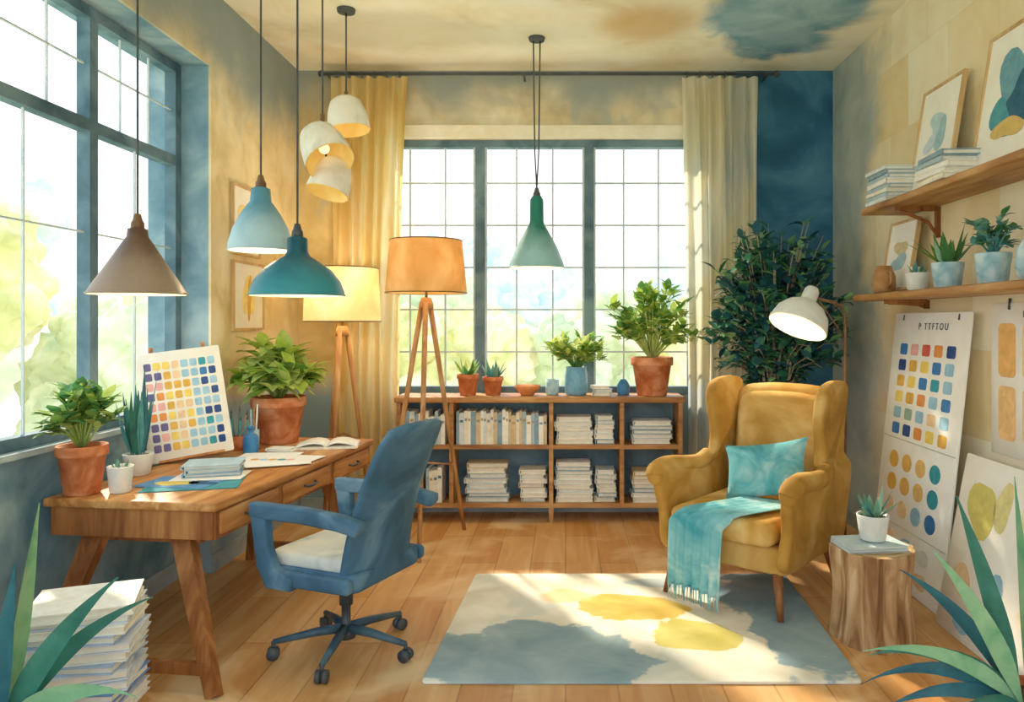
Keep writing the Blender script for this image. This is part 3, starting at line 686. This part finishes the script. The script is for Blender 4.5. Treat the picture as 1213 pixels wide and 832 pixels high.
def grad(name, z0_, z1_, lo, hi):
    t = NT(name); x, y, z = t.xyz(); f = t.m('ADD', t.step(z, z0_, z1_), t.m('MULTIPLY', t.m('SUBTRACT', t.noise(6,4,.6), .5), .9))
    return t.done(t.ramp(f, [(.05, lo), (.9, hi)]), .4, .05)
INW = wc('pendant_inner', ['#f5e6bc','#fdf5dc'], 5, emis=.15, ecol='#ffd98a')
def cone(r, h): return [(r,0),(r*.9,h*.12),(r*.55,h*.5),(r*.3,h*.78),(r*.22,h*.86),(r*.2,h*.98),(r*.12,h)]
def dome(r, h): return [(r,0),(r*.985,h*.07),(r*.9,h*.24),(r*.72,h*.42),(r*.46,h*.57),(r*.27,h*.66),(r*.22,h*.74),(r*.21,h*.96),(r*.1,h)]
pendant('brown_pendant_lamp', -1.69, 3.0, cone(.178,.26), 1.507, grad('taupe_enamel', 1.5, 1.78, '#98806c', '#543b2c'), INW, neck=BRASS)
pendant('blue_pendant_lamp', -1.444, 3.6, [(.147,0),(.145,.03),(.125,.1),(.09,.17),(.06,.215),(.048,.23),(.043,.29),(.02,.3)], 1.736, grad('sky_enamel', 1.74, 2.0, '#add0dc', '#4f8ba6'), INW, neck=BRASS)
pendant('teal_pendant_lamp', -1.2, 3.4, dome(.205,.265), 1.515, grad('teal_enamel', 1.5, 1.75, '#2f8797', '#0c4a5c'), INW)
pendant('green_pendant_lamp', -.188, 4.95, [(.182,0),(.175,.03),(.13,.14),(.075,.24),(.052,.28),(.046,.3),(.044,.44),(.03,.465)], 1.75, grad('green_glaze', 1.76, 2.1, '#92c5cd', '#1f7568'), INW, cords=((-.022,0),(.022,0)))
WSH = wc('white_spun_shade', ['#d9d1be','#f2ede0','#fbf8f0'], 6)
YIN = wc('yellow_inner', ['#e8b94c','#f5dc94'], 6, emis=.12, ecol='#ffcf6a')
WBULB = wc('soft_bulb', ['#fff0c0'], 5, .5, 0, emis=.9, ecol='#ffe6a8')
def bell(b, M, r, h):
    pr = [(r,0),(r*.97,h*.15),(r*.88,h*.55),(r*.72,h*.85),(r*.45,h*.98),(.001,h)]
    b.lathe(pr, WSH, M, 32); b.lathe([(max(.001,a-.004), z-.004) for a, z in reversed(pr)], YIN, M, 32)
    b.sphere(tuple(M @ Vector((0,0,h*.4))), .028, WBULB)
b = MB(); b.tube([(0,0,H),(0,0,2.47)], .005, METAL, 6); b.lathe([(.001,H-.025),(.05,H-.022),(.055,H-.001),(.001,H-.001)], METAL)
b.tube([(0,0,2.49),(0,0,2.39)], .012, BRASS, 8)
bell(b, T(.05,-.03,2.235) @ RY(math.radians(-30)) @ RX(math.radians(-24)), .13, .24); bell(b, T(-.0,.08,2.09) @ RY(math.radians(12)) @ RX(math.radians(-14)), .115, .2)
b.tube([(0,.06,2.28),(0,.01,2.45)], .006, METAL, 6)
b.obj('double_bell_pendant_lamp', (-1.28,4.0,0))
b = MB(); b.tube([(0,0,H),(0,0,2.72)], .005, METAL, 6); b.lathe([(.001,H-.025),(.05,H-.022),(.055,H-.001),(.001,H-.001)], METAL); b.tube([(0,0,2.76),(0,0,2.70)], .012, BRASS, 8)
bell(b, T(.02,-.01,2.53) @ RY(math.radians(-8)) @ RX(math.radians(-4)), .125, .2)
b.obj('bell_pendant_lamp', (-1.3,4.5,0))

# ---------------------------------------------------------------- framed art
FRW = wood('frame_wood', ['#b98e58','#d2ac76','#e5ca9c'], 2)
def art(name, w, h, loc, rot, blobs, fmat=None, f=.015):
    b = MB(); fm = fmat or FRW
    for z in (f/2, h-f/2): b.box((0,0,z), (w,.02,f), fm)
    for x in (-w/2+f/2, w/2-f/2): b.box((x,0,h/2), (f,.02,h-2*f), fm)
    b.box((0,.003,h/2), (w-2*f+.004,.01,h-2*f+.004), PAPER)
    for i, (x, z, rx, rz, c) in enumerate(blobs): b.panel(ell(rx*w, rz*h, 22, .22, i*7+int(w*100)), .0015, 0, P(c), T(x*w, -.003-.0006*i, z*h) @ MXZ, smooth=False)
    return b.obj(name, loc, rot)
LR = (0,0,math.radians(90)); rw = math.radians(-90)
art('framed_picture', .4, .42, (-WX+.012, 4.66, 1.80), LR, [(-.05,.55,.22,.2,'#f0d68a'),(.08,.4,.15,.15,'#e3b85c')])
art('framed_picture', .45, .42, (-WX+.012, 4.69, 1.345), LR, [(0,.5,.16,.34,'#f0d68a'),(.02,.5,.07,.3,'#dba94c')])
ln = math.radians(-9)
art('framed_picture', .42, .56, (1.84, 3.86, 2.062), (ln,0,rw), [(0,.62,.2,.1,'#a9c6cf'),(-.1,.45,.16,.08,'#b8c9d6'),(.12,.5,.12,.14,'#8fb4c0'),(0,.28,.2,.07,'#d6dcd6')])
art('framed_picture', .5, .62, (1.84, 3.2, 2.062), (ln,0,rw), [(0,.6,.25,.2,'#5c93a8'),(.1,.4,.2,.22,'#1f5570'),(-.15,.35,.14,.14,'#3f8a9a'),(0,.25,.2,.08,'#c7a85c')])
art('framed_picture', .36, .4, (1.85, 4.27, 1.572), (ln,0,rw), [(0,.6,.2,.12,'#c9b98c'),(0,.4,.24,.12,'#8fb0b8')])

# ---------------------------------------------------------------- wall shelves
for nm, z, y1, dr in (('wall_shelf', 2.04, 4.35, .2), ('wall_shelf', 1.553, 4.47, .085)):
    b = MB(); y0 = 1.7; b.panel(rr(.28, y1-y0, .012, 2), .036, .008, WSHELFW, T(WX-.142, (y0+y1)/2, z-.018), n=2)
    for yy in (y1-.35, 2.5):
        b.beam((WX-.012,yy,z-.04),(WX-.012,yy,z-dr),(.02,.03),(.02,.03),DARKW); b.beam((WX-.012,yy,z-.045),(WX-.24,yy,z-.045),(.03,.018),(.03,.018),DARKW)
        b.tube([(WX-.02,yy,z-dr*.9),(WX-.06,yy,z-.02-dr*.5),(WX-.14,yy,z-.035-dr*.25),(WX-.22,yy,z-.055)], .009, DARKW, 8)
    b.obj(nm)
US = 2.042; LS = 1.555
BW = ['#9fb5c2','#f0ede4','#d3dcdd','#7f9bad','#e6dfcc']
b = MB(); stack(b,0,0,0,.2,.28,8,41,(.02,.032),BW,0,.06); b.obj('book_stack', (1.8,4.17,US))
b = MB(); stack(b,0,0,0,.2,.3,5,42,(.02,.032),BW,0,.08); b.obj('book_stack', (1.79,3.54,US))
potted('potted_agave', (1.80,3.58,LS), .072,.12, BLUEC, lambda b,h: blades(b,(0,0,h),16,(.12,.2),.035,[G1[0],G4[1],G1[2]],51,.8,.3), False)
potted('potted_jade_plant', (1.80,3.2,LS), .072,.13, BLUEC, lambda b,h: bush(b,(0,0,h),(0,0,h+.09),(.1,.09,.11),18,8,.05,.03,[G4[1],G1[2],G4[0]],52), False)
potted('small_white_planter', (1.79,3.86,LS), .06,.09, WHITEC, lambda b,h: blades(b,(0,0,h),9,(.04,.08),.02,G4,53,.7,.2), False)
b = MB(); b.lathe([(.001,0),(.045,0),(.05,.03),(.045,.07),(.03,.1),(.032,.13),(.026,.13),(.02,.1),(.001,.09)], WHITEC); b.obj('ceramic_vase', (1.84,3.98,LS))
b = MB(); b.lathe([(.001,0),(.05,0),(.062,.04),(.06,.09),(.045,.13),(.04,.15),(.034,.15),(.035,.12),(.001,.1)], wc('brown_clay',['#9b683a','#bd8f5e'],8)); b.tube([(0,-.05,.12),(0,-.09,.11),(0,-.095,.06),(0,-.06,.03)], .008, b.mats[0], 6); b.obj('clay_jug', (1.76,4.2,LS))
b = MB(); b.lathe([(.001,0),(.06,0),(.075,.05),(.07,.12),(.04,.17),(.042,.2),(.036,.2),(.001,.16)], BLUEC); b.obj('ceramic_vase', (1.8,2.9,LS))

# ---------------------------------------------------------------- swatch posters
cells = []; q = random.Random(9)
c5 = [[BLU, PNK, RED, ORA, NAVY], [NAVY, OCH, YEL, BLU, LBL], [OCH, YEL, BLU, TEA, LBL], [YEL, OCH, ORA, LBL, BLU], [LBL, SGE, LBL, PCH, LBL], [BLU, NAVY, ORA, YEL, OCH]]
for j in range(6):
    for i in range(5): cells.append((-.26+.13*i, 1.25-.088*j, .085, .062, P(c5[j][i]), 'r'))
for j in range(3):
    for i in range(4): cells.append((-.24+.155*i, .64-.125*j, .11, .095, P([OCH,'#dba850','#e3b96b',TEA][i] if j < 2 else [PCH,'#e6c78f',LBL,BLU][i]), 'e'))
for i in range(3):
    for j in range(2): cells.append((-.2+.19*i, .21-.12*j, .13, .09, P([PCH,LBL,'#d6dcd6'][(i+j)%3]), 'w'))
def lines(b):
    b.box((0,-.0075,.755), (.8,.002,.005), P('#b9b6a8')); b.box((0,-.0075,.3), (.8,.002,.005), P('#c9c6b8'))
    for sx in (-.3,.3): b.tube([(sx,-.004,1.41),(sx,-.002,1.44)], .008, METAL, 6)
pa = board('colour_swatch_poster', .82, 1.45, (1.765, 3.98, .002), (math.radians(-6),0,rw), cells, lines)
tx = bpy.data.curves.new('heading', 'FONT'); tx.body = 'P TTFTOU'; tx.size = .05; tx.space_character = 1.5; tx.align_x = 'CENTER'; tx.extrude = .001
to = bpy.data.objects.new('heading', tx); bpy.context.scene.collection.objects.link(to); to.parent = pa; to.location = (.05,-.009,1.36); to.rotation_euler = (pi/2,0,0); tx.materials.append(P('#3a4148'))
cells = []
for i in range(4):
    for j in range(2): cells.append((-.27+.18*i, .47-.28*j, .13, .24, P([['#e3ac62','#ecc590','#a9c0c6',LBL],['#e6b777','#e9c79a','#efd9b8',SGE]][j][i]), 'r'))
pb = board('paint_sample_poster', .8, .68, (WX-.006, 3.1, .8), (0,0,rw), cells, lambda b: b.tube([(-.25,-.008,.65),(-.25,-.004,.7)], .006, METAL, 6), .01)
tx2 = bpy.data.curves.new('heading', 'FONT'); tx2.body = 'Bobde'; tx2.size = .04; tx2.align_x = 'CENTER'; tx2.extrude = .001
to = bpy.data.objects.new('heading', tx2); bpy.context.scene.collection.objects.link(to); to.parent = pb; to.location = (-.1,-.007,.615); to.rotation_euler = (pi/2,0,0); tx2.materials.append(P('#3a4148'))
cells = [(-.2,.58,.2,.26,P('#c9bf62'),'w'),(-.05,.62,.12,.2,P('#d8cf8a'),'w'),(.2,.6,.2,.2,P('#ecd9a8'),'w'),(-.25,.25,.14,.16,P(PCH),'w'),(0,.26,.14,.16,P(LBL),'w'),(.25,.26,.14,.16,P('#efd9b8'),'w'),(-.2,.08,.12,.1,P(LBL),'w')]
board('watercolour_study_board', .8, .8, (1.72, 3.13, .002), (math.radians(-11),0,rw), cells)

# ---------------------------------------------------------------- arm floor lamp
b = MB(); b.lathe([(.001,0),(.095,0),(.095,.015),(.03,.025),(.012,.03),(.001,.03)], METAL)
b.tube([(0,0,.02),(0,0,1.2),(0,0,1.44),(-.02,-.0,1.48),(-.06,-.01,1.505),(-.19,-.04,1.535)], .009, BRASS, 8)
b.tube([(0,0,1.3),(-.16,-.04,1.515)], .004, BRASS, 6)
M = T(-.22,-.06,1.545) @ RY(math.radians(26)) @ RX(math.radians(-14))
pr = [(.165,-.2),(.163,-.185),(.145,-.12),(.105,-.07),(.055,-.04),(.045,-.03),(.042,.03),(.03,.05),(.001,.055)]
b.lathe(pr, WHITEC, M, 36); b.lathe([(max(.001,r-.004),z-.004) for r, z in reversed(pr)], INW, M, 36); b.sphere(tuple(M @ Vector((0,0,-.13))), .035, BULB)
o = b.obj('adjustable_floor_lamp', (1.6,4.35,0)); plight('bulb_light', tuple(M @ Vector((0,0,-.2))), 1.5, (1,.82,.55), .03, o)

# ---------------------------------------------------------------- big plant
b = MB(); pot(b, .19, .34, wc('grey_blue_planter',['#5b7280','#8299a3'],6), False)
for k in range(5):
    a = k*1.3; b.tube([(.04*math.cos(a),.04*math.sin(a),.3),(.08*math.cos(a),.08*math.sin(a),.8),(.2*math.cos(a),.14*math.sin(a),1.4)], [.014,.011,.006], BARK, 6)
bush(b, (0,0,.75), (0,0,1.42), (.5,.3,.69), 220, 15, .1, .06, [G3[0],G3[1],G3[2],G3[0],G3[1],G3[3]], 78, BARK, .7, .2)
b.obj('potted_ficus_tree', (1.36,4.93,0))

# ---------------------------------------------------------------- stump table and things
t = NT('stump_bark'); x, y, z = t.xyz(); mp = t.nt.nodes.new('ShaderNodeMapping'); mp.inputs['Scale'].default_value = (14,14,1.8); t.nt.links.new(t.vec, mp.inputs[0])
BK = t.done(t.ramp(t.noise(1,5,1.0,vec=mp.outputs[0]), [(.3,'#5d3c22'),(.45,'#916541'),(.58,'#bd9468'),(.72,'#dcc19a')]), .9, .4, 40)
t = NT('stump_rings'); x, y, z = t.xyz(); rd = t.m('SQRT', t.m('ADD', t.m('MULTIPLY',x,x), t.m('MULTIPLY',y,y))); sn = t.m('SINE', t.m('ADD', t.m('MULTIPLY',rd,160), t.m('MULTIPLY', t.noise(6), 6)))
RG = t.done(t.ramp(t.m('ADD', t.m('MULTIPLY',sn,.3), .5), [(.2,'#bb9160'),(.8,'#e0c090')]), .7, .1)
b = MB(); seg = 48; vs = []; fs = []; lv = 10
for j in range(lv+1):
    zz = .4*j/lv
    for i in range(seg):
        a = 2*pi*i/seg; r = .168*(1+.05*math.sin(3*a+1)+.03*math.sin(7*a)+.05*mnoise.noise(Vector((math.cos(a)*3,math.sin(a)*3,zz*2)))+.018*math.sin(17*a+zz*3)) * (1.06-.12*math.sin(pi*j/lv)) * (1.02 if j < 10 else .98)
        vs.append((r*math.cos(a), r*math.sin(a), zz))
for j in range(lv):
    for i in range(seg): fs.append((j*seg+i, j*seg+(i+1)%seg, (j+1)*seg+(i+1)%seg, (j+1)*seg+i))
b.add(vs, fs, BK); b.add([v for v in vs[-seg:]], [tuple(range(seg))], RG, False)
b.obj('tree_stump_side_table', (1.36,3.37,0))
b = MB(); stack(b,0,0,0,.3,.2,2,61,(.012,.018),['#b9cdd4','#e9e6dc'],0,.1); b.obj('magazine_stack', (1.34,3.35,.402), (0,0,.1))
potted('potted_succulent', (1.35,3.34,.44), .068,.11, WHITEC, lambda b,h: blades(b,(0,0,h),15,(.08,.14),.035,G4,62,.8,.2), False)

# ---------------------------------------------------------------- foreground
b = MB(); stack(b,0,0,0,.34,.28,16,71,(.024,.036),['#dcdfe8','#9fb6d6','#e9e6dc','#5f86c0','#c7cfde','#efeadd','#4f86b8','#8a9cc8'],0,.2); b.obj('book_stack', (-1.62,2.56,0), (0,0,.2))
def bigplant(name, loc, specs, r, h, pm):
    b = MB(); pot(b, r, h, pm, False)
    for (az, tilt, L, W, droop, k) in specs:
        a = math.radians(az); tl = math.radians(tilt); d = Vector((math.cos(a)*math.sin(tl), math.sin(a)*math.sin(tl), math.cos(tl)))
        b.leaf((math.cos(a)*.04, math.sin(a)*.04, h*.88), d, L, W, droop, G5[k], 12, .35, .35, up=(0,-1,.3) if abs(math.sin(a)) < .8 else (1,0,.3))
    return b.obj(name, loc)
sp = [(0,36,.44,.07,.9,1),(15,22,.52,.07,.5,0),(170,15,.6,.08,.2,0),(60,8,.64,.07,.1,1),(-30,45,.4,.06,1.0,0),(100,20,.5,.07,.4,2),(200,35,.5,.07,.7,1),(5,50,.36,.05,1.2,2),(-80,30,.4,.06,.8,0),(40,28,.5,.06,.7,0),(140,30,.5,.07,.5,0),(-10,6,.5,.06,.1,2)]
bigplant('potted_leafy_plant', (-1.62,2.12,0), sp, .15, .26, TERRA)
sp = [(180,38,.52,.06,.8,0),(170,46,.5,.055,.9,2),(190,22,.58,.06,.4,1),(150,13,.64,.065,.2,0),(90,5,.68,.07,.1,1),(30,14,.62,.065,.2,0),(0,25,.5,.065,.5,2),(200,56,.42,.05,.8,0),(175,60,.42,.05,.7,2),(-60,35,.42,.055,.6,0),(130,30,.5,.055,.6,2),(60,25,.55,.065,.4,0),(185,40,.56,.05,.7,1),(-20,35,.42,.055,.7,1)]
bigplant('potted_agave_plant', (1.42,2.3,0), sp, .15, .26, TERRA)

# ---------------------------------------------------------------- lights, world, camera
w = bpy.data.worlds.new('sky'); bpy.context.scene.world = w; w.use_nodes = True; nt = w.node_tree
bg = nt.nodes['Background']; tc = nt.nodes.new('ShaderNodeTexCoord'); sp_ = nt.nodes.new('ShaderNodeSeparateXYZ'); rp = nt.nodes.new('ShaderNodeValToRGB')
nt.links.new(tc.outputs['Generated'], sp_.inputs[0]); nt.links.new(sp_.outputs[2], rp.inputs[0]); nt.links.new(rp.outputs[0], bg.inputs[0])
e = rp.color_ramp.elements; e[0].position = 0; e[0].color = lin('#fbf4e4'); e[1].position = .5; e[1].color = lin('#bcd8ec'); n2 = rp.color_ramp.elements.new(.15); n2.color = lin('#ecf0f0')
bg.inputs[1].default_value = 1.6
l = bpy.data.lights.new('sun', 'SUN'); l.energy = 5.5; l.angle = math.radians(2.5); l.color = (1,.85,.6)
o = bpy.data.objects.new('sun', l); bpy.context.scene.collection.objects.link(o); o.rotation_euler = Vector((.38,-.60,-.53)).to_track_quat('-Z','Y').to_euler()
cam = bpy.data.cameras.new('camera'); co = bpy.data.objects.new('camera', cam); bpy.context.scene.collection.objects.link(co)
co.location = (0,0,CAMZ); co.rotation_euler = (pi/2,0,0); cam.sensor_width = 36; cam.lens = 900/1213*36
cam.shift_x = -(670-606.5)/1213; cam.shift_y = -(416-382)/1213; cam.clip_start = .05
bpy.context.scene.camera = co
bpy.context.scene.view_settings.view_transform = 'Standard'
bpy.context.scene.view_settings.exposure = 0.40
bpy.context.scene.view_settings.gamma = 1.18
